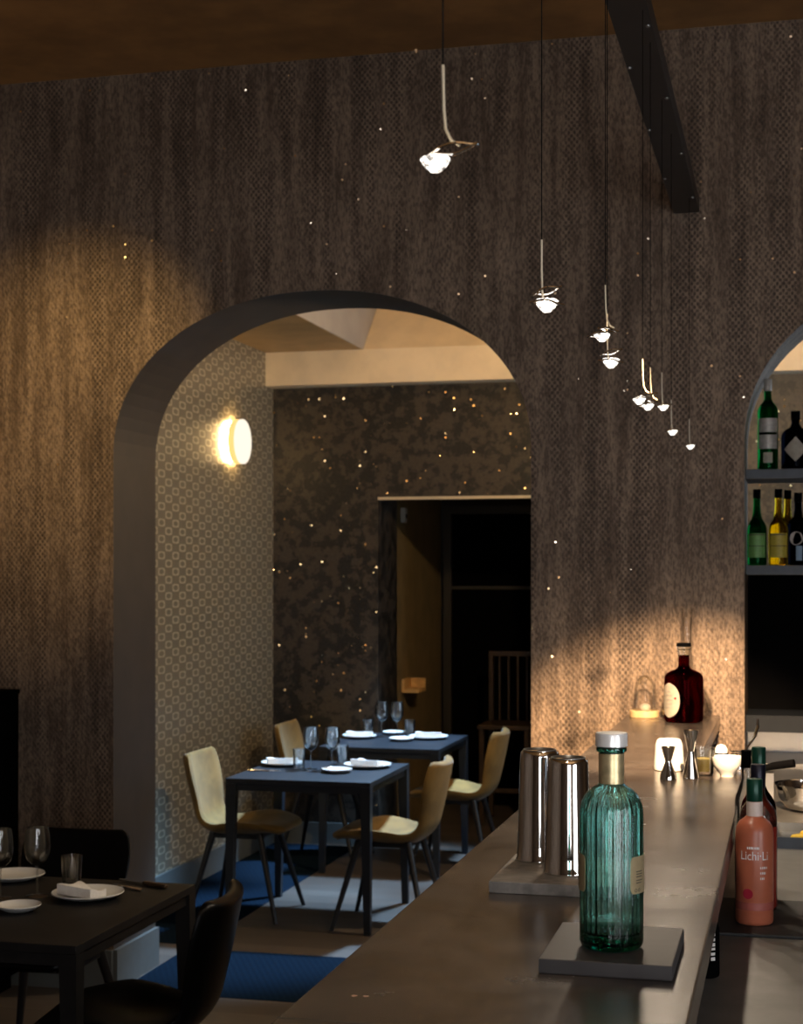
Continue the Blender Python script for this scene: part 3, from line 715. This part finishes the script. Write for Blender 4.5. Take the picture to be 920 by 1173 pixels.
# ------------------------------------------------------------------ bottle shelves in the right arch
t = thing('shelf_unit', 'dark steel bottle shelves with black back panel inside right arch', 'shelf unit', (.714, 6.42, 0))
SX0, SX1 = -.884, .884
bx('shelf', M['shelf'], t, SX0, SX1, -.17, .15, 2.117, 2.155, .002)
bx('shelf', M['shelf'], t, SX0, SX1, -.17, .15, 1.745, 1.782, .002)
bx('back_panel', M['black'], t, SX0, SX1, .12, .15, 1.2, 1.745)
bx('ledge', M['ledge'], t, SX0, SX1, -.17, .15, 1.135, 1.2, .002)
bx('steel_apron', M['steel'], t, SX0, SX1, -.3, -.28, .5, 1.02)
bx('steel_step', M['steel'], t, SX0, SX1, -.3, .13, 1.02, 1.03)
bx('steel_splash', M['steel'], t, SX0, SX1, .11, .13, 1.03, 1.135)
bx('cabinet_body', M['blackm'], t, SX0, SX1, .13, .15, .0, 1.135)
ZU, ZL, YS = 2.156, 1.783, 6.4
t = tallbottle((-.088, YS - .02, ZU), 'green bottle with silver cap and pale label on upper shelf', 'ggreen', 'greyl', (.315, .362), .040, .235, 'greyl', (.085, .205), 'spirit_bottle', .014)
b = bm_(); patch(b, .040, -2.0, -1.1, .03, .07, 10); obj('seal_label', b, M['paper'], t)
b = bm_(); patch(b, .040, -2.5, -.6, .14, .15, 10, .0014); obj('label_stripe', b, M['ggreen'], t)
t = tallbottle((.018, YS, ZU), 'broad dark bottle with diamond label on the upper shelf', 'gdark', 'black', (.20, .235), .055, .135, None, name='spirit_bottle', neck=.016)
b = bm_()
rows = 10; prev = None
for k in range(rows + 1):
    q = -1 + 2 * k / rows; w = .85 * (1 - abs(q)) + .01
    row = [b.verts.new((.0558 * math.cos(-PI / 2 + w * j / 3), .0558 * math.sin(-PI / 2 + w * j / 3), .082 + .048 * q)) for j in range(-3, 4)]
    if prev:
        for j in range(6): b.faces.new((prev[j], prev[j + 1], row[j + 1], row[j]))
    prev = row
obj('diamond_label', b, M['paper'], t)
for x, y, lab, body, labm, g in ((-.130, YS - .03, 'green liqueur bottle with dark cap, leftmost on lower shelf', 'ggreen', 'lgreen', 1),
                             (-.047, YS - .03, 'yellow liqueur bottle with dark cap, front row of lower shelf', 'gyel', 'lyel', 1),
                             (-.012, YS + .07, 'yellow bottle half hidden behind the front yellow one, lower shelf', 'gyel', None, 1)):
    t = thing('liqueur_bottle', lab, 'bottle', (x, y, ZL))
    b = bm_(); lathe(b, [(.033, 0), (.037, .003), (.038, .01), (.038, .14), (.036, .155), (.030, .168), (.021, .182), (.016, .205), (.0135, .24), (.0135, .27)], 40); obj('bottle_body', b, M[body], t)
    add_cap(t, .0148, .265, .30, 'black')
    if labm:
        b = bm_(); patch(b, .038, -2.55, -.6, .03, .125, 14); obj('label', b, M[labm], t)
        b = bm_(); patch(b, .038, -2.45, -.7, .074, .077, 14, .0014); obj('label_line', b, M['ink'], t); b = bm_(); patch(b, .038, -2.45, -.7, .118, .122, 14, .0014); obj('label_line', b, M['ink'], t)
t = thing('spirit_bottle', 'dark bottle with round grey label on the lower shelf', 'bottle', (.028, YS - .02, ZL))
b = bm_(); lathe(b, [(.036, 0), (.041, .004), (.042, .01), (.042, .15), (.036, .17), (.018, .19), (.014, .22), (.014, .25)], 40); obj('bottle_body', b, M['gdark'], t)
add_cap(t, .0155, .248, .285, 'black')
b = bm_(); lathe(b, [(.026, 0), (.026, .0008)], 24)
for v in b.verts: v.co = Vector(((.0425 + v.co.z) * math.cos(-1.75 + v.co.x / .042), (.0425 + v.co.z) * math.sin(-1.75 + v.co.x / .042), .105 + v.co.y))
obj('round_label', b, M['greyl'], t)
b = bm_(); patch(b, .042, -1.75, -1.2, .018, .075, 8); obj('lower_label', b, M['lblue'], t)

# ------------------------------------------------------------------ tables and chairs
def table(loc, w, d, mat, label, leg=.052):
    t = thing('dining_table', label, 'table', loc)
    bx('tabletop', mat, t, -w / 2, w / 2, -d / 2, d / 2, .715, .74, .002)
    for sx in (-1, 1):
        for sy in (-1, 1):
            b = bm_(); cx, cy = sx * (w / 2), sy * (d / 2)
            vs = []
            for z, s in ((0, leg * .62), (.715, leg)):
                for (ax, ay) in ((0, 0), (1, 0), (1, 1), (0, 1)): vs.append(b.verts.new((cx - sx * s * ax, cy - sy * s * ay, z)))
            for f in ((0, 1, 2, 3), (4, 5, 6, 7), (0, 1, 5, 4), (1, 2, 6, 5), (2, 3, 7, 6), (3, 0, 4, 7)): b.faces.new([vs[i] for i in f])
            obj('leg', b, mat, t, False)
    b = bm_()
    a = .012
    box(b, -w / 2 + leg, w / 2 - leg, -d / 2 + a, -d / 2 + a + .018, .68, .715); box(b, -w / 2 + leg, w / 2 - leg, d / 2 - a - .018, d / 2 - a, .68, .715)
    box(b, -w / 2 + a, -w / 2 + a + .018, -d / 2 + leg, d / 2 - leg, .68, .715); box(b, w / 2 - a - .018, w / 2 - a, -d / 2 + leg, d / 2 - leg, .68, .715)
    obj('apron', b, mat, t, False)
    return t
TN, TF, TB = (-2.34, 7.72, 0), (-2.32, 9.22, 0), (-2.26, 4.36, 0)
table(TN, .74, .80, M['table'], 'dark blue-grey square table, front one in the room beyond the arch')
table(TF, .72, .84, M['table'], 'dark blue-grey square table, farther one near the dark doorway')
table(TB, .76, .88, M['tableb'], 'black wooden table in the lower left corner before the arch')

def catmull(P, n):
    out = []
    for i in range(len(P) - 1):
        p0, p1, p2, p3 = P[max(i - 1, 0)], P[i], P[i + 1], P[min(i + 2, len(P) - 1)]
        for k in range(n):
            t = k / n
            out.append(tuple(.5 * (2 * b + (c - a) * t + (2 * a - 5 * b + 4 * c - d) * t * t + (3 * b - a - 3 * c + d) * t ** 3) for a, b, c, d in zip(p0, p1, p2, p3)))
    out.append(P[-1]); return out
ST = [(-.235, .440, .150, .000), (-.225, .452, .185, .004), (-.17, .452, .226, .026), (-.08, .438, .242, .056), (.03, .426, .222, .058), (.12, .430, .197, .042), (.185, .458, .180, .030),
      (.228, .505, .176, .034), (.250, .58, .186, .042), (.268, .66, .203, .046), (.284, .74, .208, .044), (.296, .80, .196, .040), (.301, .822, .172, .034)]
def chair(loc, rz, label, mat, name='dining_chair', group=None):
    t = thing(name, label, 'chair', loc, rz, group)
    S = catmull(ST, 3); n = len(S); NC = 14; th = .044
    pts = []
    for i, (y, z, hw, lift) in enumerate(S):
        y0, z0 = S[max(i - 1, 0)][:2]; y1, z1 = S[min(i + 1, n - 1)][:2]
        ty, tz = y1 - y0, z1 - z0; L = math.hypot(ty, tz); ny, nz = -tz / L, ty / L     # normal towards the sitter
        row = []
        for j in range(NC + 1):
            s = -1 + 2 * j / NC; e = lift * abs(s) ** 2.2
            edge = max(0, min(1, (1 - abs(s)) / .16, (i + .3) / 2.2, (n - 1 - i + .3) / 2.2)); k = th * .5 * (.35 + .65 * math.sqrt(edge))
            x = hw * s; py, pz = y + ny * e, z + nz * e
            row.append(((x, py + ny * k, pz + nz * k), (x, py - ny * k, pz - nz * k)))
        pts.append(row)
    cut = 19
    def part(nm, i0, i1):
        b = bm_(); A = [[(b.verts.new(p), b.verts.new(q)) for p, q in pts[i]] for i in range(i0, i1 + 1)]
        for r0, r1 in zip(A, A[1:]):
            for j in range(NC):
                b.faces.new((r0[j][0], r0[j + 1][0], r1[j + 1][0], r1[j][0])); b.faces.new((r0[j][1], r1[j][1], r1[j + 1][1], r0[j + 1][1]))
            for j in (0, NC): b.faces.new((r0[j][0], r1[j][0], r1[j][1], r0[j][1]))
        for r in ([A[0]] if i0 == 0 else []) + ([A[-1]] if i1 == n - 1 else []):
            for j in range(NC): b.faces.new((r[j][0], r[j][1], r[j + 1][1], r[j + 1][0]))
        return obj(nm, b, mat, t, True, angle=75)
    part('seat', 0, cut); part('backrest', cut, n - 1)
    for sx in (-1, 1):
        for sy in (-1, 1):
            b = bm_(); tube(b, [(sx * .14, sy * .125 + .01, .43), (sx * .232, sy * .235 + .005, 0)], [.019, .0105], 12); obj('leg', b, M['legs'], t)
    b = bm_(); box(b, -.15, .15, -.125, .145, .405, .425); obj('under_frame', b, M['legs'], t, False)
    return t
R90 = PI / 2
G = 'tan velvet dining chairs'
c0 = chair((-2.725, 7.69, 0), R90, 'tan velvet chair against the ring wallpaper, left of the front table', M['velvet'], group=G)
dup(c0, (-1.955, 7.62, 0), -R90, 'tan velvet chair seen from behind, right of the front table', G)
dup(c0, (-1.93, 9.12, 0), -R90, 'tan velvet chair on the right of the farther table, near doorway', G)
dup(c0, (-2.77, 9.28, 0), R90, 'tan velvet chair half hidden behind the front table, by back wall', G)
b0 = chair((-1.87, 4.27, 0), -R90 + .12, 'black chair with curved back on the right of the black table', M['blackf'])
dup(b0, (-2.50, 4.97, 0), 0, 'black chair behind the black table, only its back showing')

# ------------------------------------------------------------------ tableware
def wine_glass(loc, label, s=1.0, group=None):
    t = thing('wine_glass', label, 'wine glass', loc, 0, group); t.scale = (s, s, s)
    b = bm_(); lathe(b, [(.004, .098), (.018, .102), (.031, .115), (.039, .135), (.0415, .155), (.039, .185), (.034, .215), (.0332, .2155), (.0382, .185), (.0405, .155), (.038, .136), (.030, .117), (.017, .1045), (.003, .101)], 32, cap0=False, cap1=False); obj('bowl', b, M['cglass'], t)
    b = bm_(); lathe(b, [(.0045, .004), (.0032, .02), (.003, .08), (.005, .098)], 14); obj('stem', b, M['cglass'], t)
    b = bm_(); lathe(b, [(.035, 0), (.036, .001), (.030, .0025), (.006, .0055)], 32); obj('foot', b, M['cglass'], t)
    return t
def plate_bm(r, h=.018):
    b = bm_(); lathe(b, [(r * .55, 0), (r * .6, .001), (r * .85, h * .5), (r, h), (r * .99, h + .003), (r * .84, h * .62), (r * .6, h * .32), (.003, h * .28)], 48); return b
def plate(loc, r, label, kind, group=None):
    return tag(obj('plate', plate_bm(r), M['china'], None, True, 0, loc), label, kind, group)
def napkin(loc, rz, label, sx=.16, sy=.085, group=None):
    b = bm_(); n = 10; top = []; bot = []
    for i in range(n + 1):
        rt, rb = [], []
        for j in range(7):
            x, y = -sx / 2 + sx * i / n, -sy / 2 + sy * j / 6
            z = .026 + .010 * math.sin(i * .6 + 1) * (j / 6) + .008 * math.cos(j * .7)
            rt.append(b.verts.new((x, y * (1 - .25 * i / n), z))); rb.append(b.verts.new((x, y * (1 - .25 * i / n), .003)))
        top.append(rt); bot.append(rb)
    for i in range(n):
        for j in range(6):
            b.faces.new((top[i][j], top[i + 1][j], top[i + 1][j + 1], top[i][j + 1])); b.faces.new((bot[i][j], bot[i][j + 1], bot[i + 1][j + 1], bot[i + 1][j]))
        for j in (0, 6): b.faces.new((top[i][j], bot[i][j], bot[i + 1][j], top[i + 1][j]))
    for i in (0, n):
        for j in range(6): b.faces.new((top[i][j], top[i][j + 1], bot[i][j + 1], bot[i][j]))
    o = obj('napkin', b, M['linen'], None, True, .002, loc); o.rotation_euler = (0, 0, rz); return tag(o, label, 'napkin', group)
def tumbler(loc, label, group=None):
    t = obj('water_glass', tumbler_bm(.029, .034, .10), M['cglass'], None, True, 0, loc); return tag(t, label, 'water glass', group)
def fork(loc, rz, label, handle='chrome'):
    t = thing('fork', label, 'fork', loc, rz)
    b = bm_(); tube(b, [(0, 0, .004), (.06, 0, .005), (.11, 0, .004)], [.005, .004, .003], 8); obj('handle', b, M[handle], t)
    b = bm_(); box(b, .11, .135, -.010, .010, .003, .006)
    for k in range(4): box(b, .135, .17, -.010 + k * .0058, -.0074 + k * .0058, .004, .006)
    obj('tines', b, M['chrome'], t, False); return t
def knife(loc, rz, label, handle='brownw'):
    t = thing('table_knife', label, 'knife', loc, rz)
    b = bm_(); box(b, 0, .105, -.008, .008, .001, .014); obj('handle', b, M[handle], t, False, .004)
    b = bm_()
    vs = [b.verts.new(p) for z in (.005, .008) for p in ((.105, -.007, z), (.20, -.009, z), (.222, .003, z), (.2, .008, z), (.105, .007, z))]
    b.faces.new(vs[:5][::-1]); b.faces.new(vs[5:])
    for i in range(5): b.faces.new((vs[i], vs[(i + 1) % 5], vs[5 + (i + 1) % 5], vs[5 + i]))
    obj('blade', b, M['chrome'], t, False); return t
ZTB = .7405
# front table of the inner room
plate((-2.595, 7.87, ZTB), .112, 'white dinner plate with folded napkin, left on the front table', 'plate')
napkin((-2.595, 7.87, ZTB + .009), .4, 'white folded napkin on the left plate of the front table')
plate((-2.235, 7.66, ZTB), .078, 'small white bread plate at the front edge of the front table', 'plate')
plate((-2.14, 7.90, ZTB), .125, 'white dinner plate with napkin, right on the front table', 'plate')
napkin((-2.14, 7.90, ZTB + .009), -.3, 'white folded napkin on the right plate of the front table')
tumbler((-2.475, 7.78, ZTB), 'clear tumbler left of the two wine glasses, front table')
tumbler((-2.31, 8.02, ZTB), 'clear tumbler right of the two wine glasses, front table')
w0 = wine_glass((-2.405, 7.76, ZTB), 'left wine glass of the pair on the front table')
dup(w0, (-2.295, 7.78, ZTB), 0, 'right wine glass of the pair on the front table')
fork((-2.69, 7.60, ZTB), .15, 'steel fork before the left plate, front table of inner room')
# far table
plate((-2.57, 9.30, ZTB), .105, 'white plate at the left end of the farther table', 'plate')
plate((-2.42, 9.555, ZTB), .068, 'small white bread plate behind the wine glasses, farther table', 'plate')
plate((-2.28, 9.20, ZTB), .075, 'small white bread plate at front centre of the farther table', 'plate')
plate((-2.15, 9.36, ZTB), .12, 'white plate with napkin, right side of the farther table', 'plate')
napkin((-2.15, 9.36, ZTB + .009), .2, 'white folded napkin on the right plate of the farther table')
napkin((-2.57, 9.30, ZTB + .009), .2, 'white folded napkin on the left plate of the farther table')
tumbler((-2.56, 9.46, ZTB), 'clear tumbler left of the wine glasses on farther table')
tumbler((-2.30, 9.50, ZTB), 'clear tumbler right of the wine glasses on farther table')
dup(w0, (-2.455, 9.40, ZTB), 0, 'left wine glass of the pair on the farther table')
dup(w0, (-2.36, 9.41, ZTB), 0, 'right wine glass of the pair on the farther table')
# black table, lower left
plate((-2.125, 4.515, ZTB), .112, 'white dinner plate with folded napkin on the black table', 'plate')
napkin((-2.135, 4.50, ZTB + .009), -.45, 'white folded napkin on the plate of the black table', .15, .085)
plate((-2.243, 4.29, ZTB), .066, 'small white bread plate at front edge of the black table', 'plate')
plate((-2.49, 4.73, ZTB), .10, 'white plate behind the wine glasses on the black table', 'plate')
dup(w0, (-2.385, 4.44, ZTB), 0, 'left wine glass of the pair on the black table, cut by frame')
dup(w0, (-2.29, 4.50, ZTB), 0, 'right wine glass of the pair on the black table')
tumbler((-2.25, 4.66, ZTB), 'clear tumbler behind the dinner plate on the black table')
knife((-1.94, 4.70, ZTB), PI - .42, 'table knife with brown handle at the right of the black table')
fork((-2.0, 4.645, ZTB), PI - .42, 'steel fork beside the brown-handled knife on the black table')

# black cabinet at the left edge
t = thing('cabinet', 'black cabinet against the brown wall at the left edge', 'cabinet', (-3.38, 5.85, 0))
bx('body', M['black'], t, -.2, .2, -.23, .23, .06, 1.24, .003); bx('top', M['black'], t, -.205, .205, -.235, .235, 1.24, 1.26, .003)
bx('plinth', M['black'], t, -.18, .18, -.2, .2, 0, .06); bx('door', M['black'], t, -.195, -.003, -.243, -.23, .08, 1.22, .002); bx('door', M['black'], t, .003, .195, -.243, -.23, .08, 1.22, .002)

# passage: little shelf, slat-back chair, sensor
t = thing('wall_shelf', 'small orange wooden shelf glowing in the dark doorway', 'shelf', (-2.6, 10.62, .93))
bx('board', M['woodd'], t, 0, .12, -.12, .10, .0, .025); bx('back_rail', M['woodd'], t, 0, .018, -.12, .10, .025, .09); bx('end_panel', M['woodd'], t, .018, .12, .082, .10, .025, .09)
t = thing('slat_chair', 'dark high chair with vertical slat back inside the doorway', 'chair', (-1.94, 11.0, 0))
for sx in (-1, 1):
    bx('leg', M['brownw'], t, sx * .16 - .016, sx * .16 + .016, -.2, -.168, 0, .66); bx('leg', M['brownw'], t, sx * .16 - .016, sx * .16 + .016, .16, .192, 0, 1.19)
bx('seat', M['brownw'], t, -.19, .19, -.21, .2, .66, .69, .004); bx('top_rail', M['brownw'], t, -.144, .144, .162, .19, 1.155, 1.19)
for k in range(4): bx('slat', M['brownw'], t, -.105 + k * .066, -.093 + k * .066, .17, .182, .69, 1.155)
bx('stretcher', M['brownw'], t, -.144, .144, -.195, -.175, .22, .25)
t = thing('wall_sensor', 'small pale box high on the ochre wall in the doorway', 'sensor', (-2.599, 10.5, 2.10))
bx('housing', M['paper'], t, 0, .03, -.04, .04, 0, .10, .004); bx('lens', M['black'], t, .03, .033, -.015, .015, .03, .06)

# ------------------------------------------------------------------ wall lamps
def sconce(loc, rz, label, rim='lamprim'):
    t = thing('wall_lamp', label, 'wall lamp', loc, rz)
    def rot(bmv):
        for v in bmv.verts: v.co = Vector((v.co.z, v.co.x, v.co.y))
        return bmv
    b = bm_(); lathe(b, [(.10, 0), (.10, .022)], 40); obj('back_plate', rot(b), M['brass'], t)
    b = bm_(); lathe(b, [(.104, .010), (.128, .024)], 56, cap0=False, cap1=False); obj('glow_ring', rot(b), M[rim], t)
    b = bm_(); lathe(b, [(.128, .0245), (.134, .030), (.134, .066)], 56, cap0=False, cap1=False); obj('light_rim', rot(b), M['lampside'], t)
    b = bm_(); lathe(b, [(.1345, .066), (.1345, .080), (.131, .084), (.01, .086)], 56); obj('diffuser', rot(b), M['lampface'], t)
    return t
sconce((XL, 8.96, 2.545), 0, 'round glowing disc wall lamp on the ring-patterned wallpaper')
sconce((-3.6, 5.5, 2.55), 0, 'added unseen disc wall lamp on the front left wall', 'lamprim2')  # added lamp out of view, kept for warm light on the ceiling

# ------------------------------------------------------------------ steel beam
t = thing('ceiling_beam', 'black riveted steel beam running above the bar to wall', 'beam', (-.385, 3.3, 3.13))
bx('flange', M['blackm'], t, -.05, .046, -3.0, 2.80, 0, .012, .001)
bx('web', M['blackm'], t, -.05, .046, -3.0, 2.80, .012, .055)
for px in (-.042, .036):
    for k in range(9):
        y = 2.55 - k * .62 - (.3 if px < 0 else 0)
        b = bm_(); lathe(b, [(.006, 0), (.0055, -.003), (.003, -.005), (.0005, -.0055)], 12); o = obj('rivet', b, M['steel'], t, True, 0, (px, y, 0))
for y in (-2.4, -.6): bx('hanger_rod', M['blackm'], t, -.012, .012, y - .012, y + .012, .055, .71)

# ------------------------------------------------------------------ pendants
ZPB = 3.13
HEAD = .86
def pendant(loc, style, label, stem=.055, power=6, cone=150, K=1.7):
    """loc = centre of the crystal"""
    t = thing('pendant_lamp', label, 'pendant lamp', loc, 0, 'glass pendant lamps over the bar')
    dx = (.012, -.004, .010, 0)[style % 4]
    b = bm_(); top = ZPB - loc[2] - .001
    tube(b, [(dx - .004, 0, stem), (dx - .004, 0, top)], .0009, 6); obj('cable', b, M['cable'], t)
    pts = [(dx - .004, 0, stem + .045), (dx - .003, 0, stem), (dx - .001, 0, stem - .022), (dx + .005, 0, stem - .034), (dx + .014, 0, stem - .040)]
    if style % 4 in (1, 3): pts = [(dx - .004, 0, stem + .045), (dx - .004, 0, stem), (dx - .003, 0, .022), (dx - .001, 0, .006)]
    b = bm_(); tube(b, pts, .0016, 8); obj('stem', b, M['brass'], t)
    b = bm_()
    loops = (((.018, .012, .026, .008, .15),), ((.0, .022, .022, .010, .25), (.0, .003, .026, .012, -.12)), ((.012, .012, .020, .009, -.2), (-.006, .004, .024, .011, .2)), ((0, .004, .024, .012, .1),))[style % 4]
    for (ox, oz, ra, rb, tl) in loops:
        ring = [(ox + ra * math.cos(k * PI / 12), rb * math.sin(k * PI / 12) * 1.6, oz + ra * math.cos(k * PI / 12) * tl + .002 * math.sin(3 * k * PI / 12)) for k in range(25)]
        tube(b, ring, .0017, 6, False)
    obj('wire_loop', b, M['chrome'], t)
    b = bm_()
    lathe(b, [(.0005, -.0135), (.006, -.0125), (.011, -.009), (.0155, -.003), (.0185, .002), (.017, .004), (.010, .0035), (.0005, .005)], 28)
    if style % 4 == 1: lathe(b, [(.0005, -.0005), (.012, .001), (.021, .007), (.020, .0095), (.010, .008), (.0005, .010)], 28)
    bmesh.ops.scale(b, vec=(HEAD, HEAD, HEAD), verts=b.verts); obj('crystal', b, M['crystal'], t)
    b = bm_(); bmesh.ops.create_uvsphere(b, u_segments=14, v_segments=8, radius=.0042, matrix=Matrix.Translation((0, 0, -.003)) @ Matrix.Diagonal((1.5, 1.5, .7, 1)))
    obj('led', b, M['led'], t)
    l = bpy.data.lights.new('downlight', 'SPOT'); l.energy = power * K; l.color = (1, .82, .62); l.spot_size = math.radians(cone); l.spot_blend = .6; l.shadow_soft_size = .02
    lo = bpy.data.objects.new('downlight', l); C.objects.link(lo); lo.parent = t; lo.location = (0, 0, -.016)
    return t
PX = -.36
PEND = [((PX, 1.60, 2.180), 0, 'clear glass pendant lamp hanging nearest, highest in the picture', 1.5, 150),
        ((PX, 2.372, 2.158), 1, 'double-disc glass pendant lamp, second from the nearest', 3, 150),
        ((PX, 3.095, 2.217), 2, 'glass pendant lamp with side loop, upper lamp of the close pair mid row', 3, 150),
        ((PX + .004, 3.215, 2.180), 1, 'glass pendant lamp, lower of the close pair in mid row', 3, 150),
        ((PX, 3.875, 2.175), 0, 'glass pendant lamp, left of the two sharing touching stems', 8, 150),
        ((PX, 4.115, 2.185), 2, 'glass pendant lamp, right of the two sharing touching stems', 8, 150),
        ((PX, 4.62, 2.235), 3, 'brightest glass pendant lamp with starry glint, third from last', 14, 150),
        ((PX, 4.99, 2.195), 3, 'glass pendant lamp second from the wall end of the row', 14, 150),
        ((PX + .002, 5.86, 2.218), 3, 'last glass pendant lamp, closest to the brown wall', 1.2, 60)]
for a in PEND: pendant(a[0], a[1], a[2], power=a[3], cone=a[4])

# ------------------------------------------------------------------ added spotlights and the lamps of the inner rooms
def added_spot(loc, aim, e, col, half, blend, label, r=.025):  # added unseen spotlights, standing in for the room's own lamps
    t = thing('added_spotlight', label, 'spotlight', loc)
    d = (Vector(aim) - Vector(loc)).normalized(); q = d.to_track_quat('-Z', 'Y')
    b = bm_(); lathe(b, [(.035, .0), (.036, .002), (.036, .10), (.028, .118), (.008, .12)], 28, cap0=False)
    o = obj('lamp_head', b, M['blackm'], t); o.rotation_mode = 'QUATERNION'; o.rotation_quaternion = q
    b = bm_(); tube(b, [(0, 0, .03), (0, 0, .16)], .007, 8); obj('stem', b, M['blackm'], t)
    l = bpy.data.lights.new('spot', 'SPOT'); l.energy = e; l.color = col; l.spot_size = math.radians(2 * half); l.spot_blend = blend; l.shadow_soft_size = r
    lo = bpy.data.objects.new('spot', l); C.objects.link(lo); lo.parent = t; lo.rotation_mode = 'QUATERNION'; lo.rotation_quaternion = q; lo.location = d * .005
added_spot((.0, 2.2, 2.99), (-.34, 5.36, 1.09), 2700, (1, .66, .37), 12, .45, 'added unseen spotlight under the beam aimed at the bar end')
added_spot((-1.55, 9.2, 3.72), (-2.3, 7.75, .74), 2300, (.42, .68, 1), 15, .5, 'added unseen spotlight in the ceiling recess over the front table', .16)
added_spot((-1.75, 9.3, 3.72), (-2.3, 9.12, .74), 2000, (.42, .68, 1), 14, .5, 'added unseen spotlight in the ceiling recess over the farther table', .16)
added_spot((-2.3, 4.1, 3.66), (-2.98, 6.11, 2.42), 210, (1, .66, .25), 20, 1.0, 'added unseen ceiling spotlight aimed at the brown wall left of arch')

def point(name, loc, e, col, r=.05):
    l = bpy.data.lights.new(name, 'POINT'); l.energy = e; l.color = col; l.shadow_soft_size = r
    o = bpy.data.objects.new(name, l); C.objects.link(o); o.location = loc
point('inner_room_lamp', (-.7, 7.2, 2.85), 125, (1, .72, .40))
point('passage_lamp', (-1.5, 10.7, 2.4), .6, (1, .6, .25))
w = bpy.data.worlds.new('world'); SC.world = w; w.use_nodes = True
w.node_tree.nodes['Background'].inputs[0].default_value = (.5, .7, 1, 1); w.node_tree.nodes['Background'].inputs[1].default_value = .02
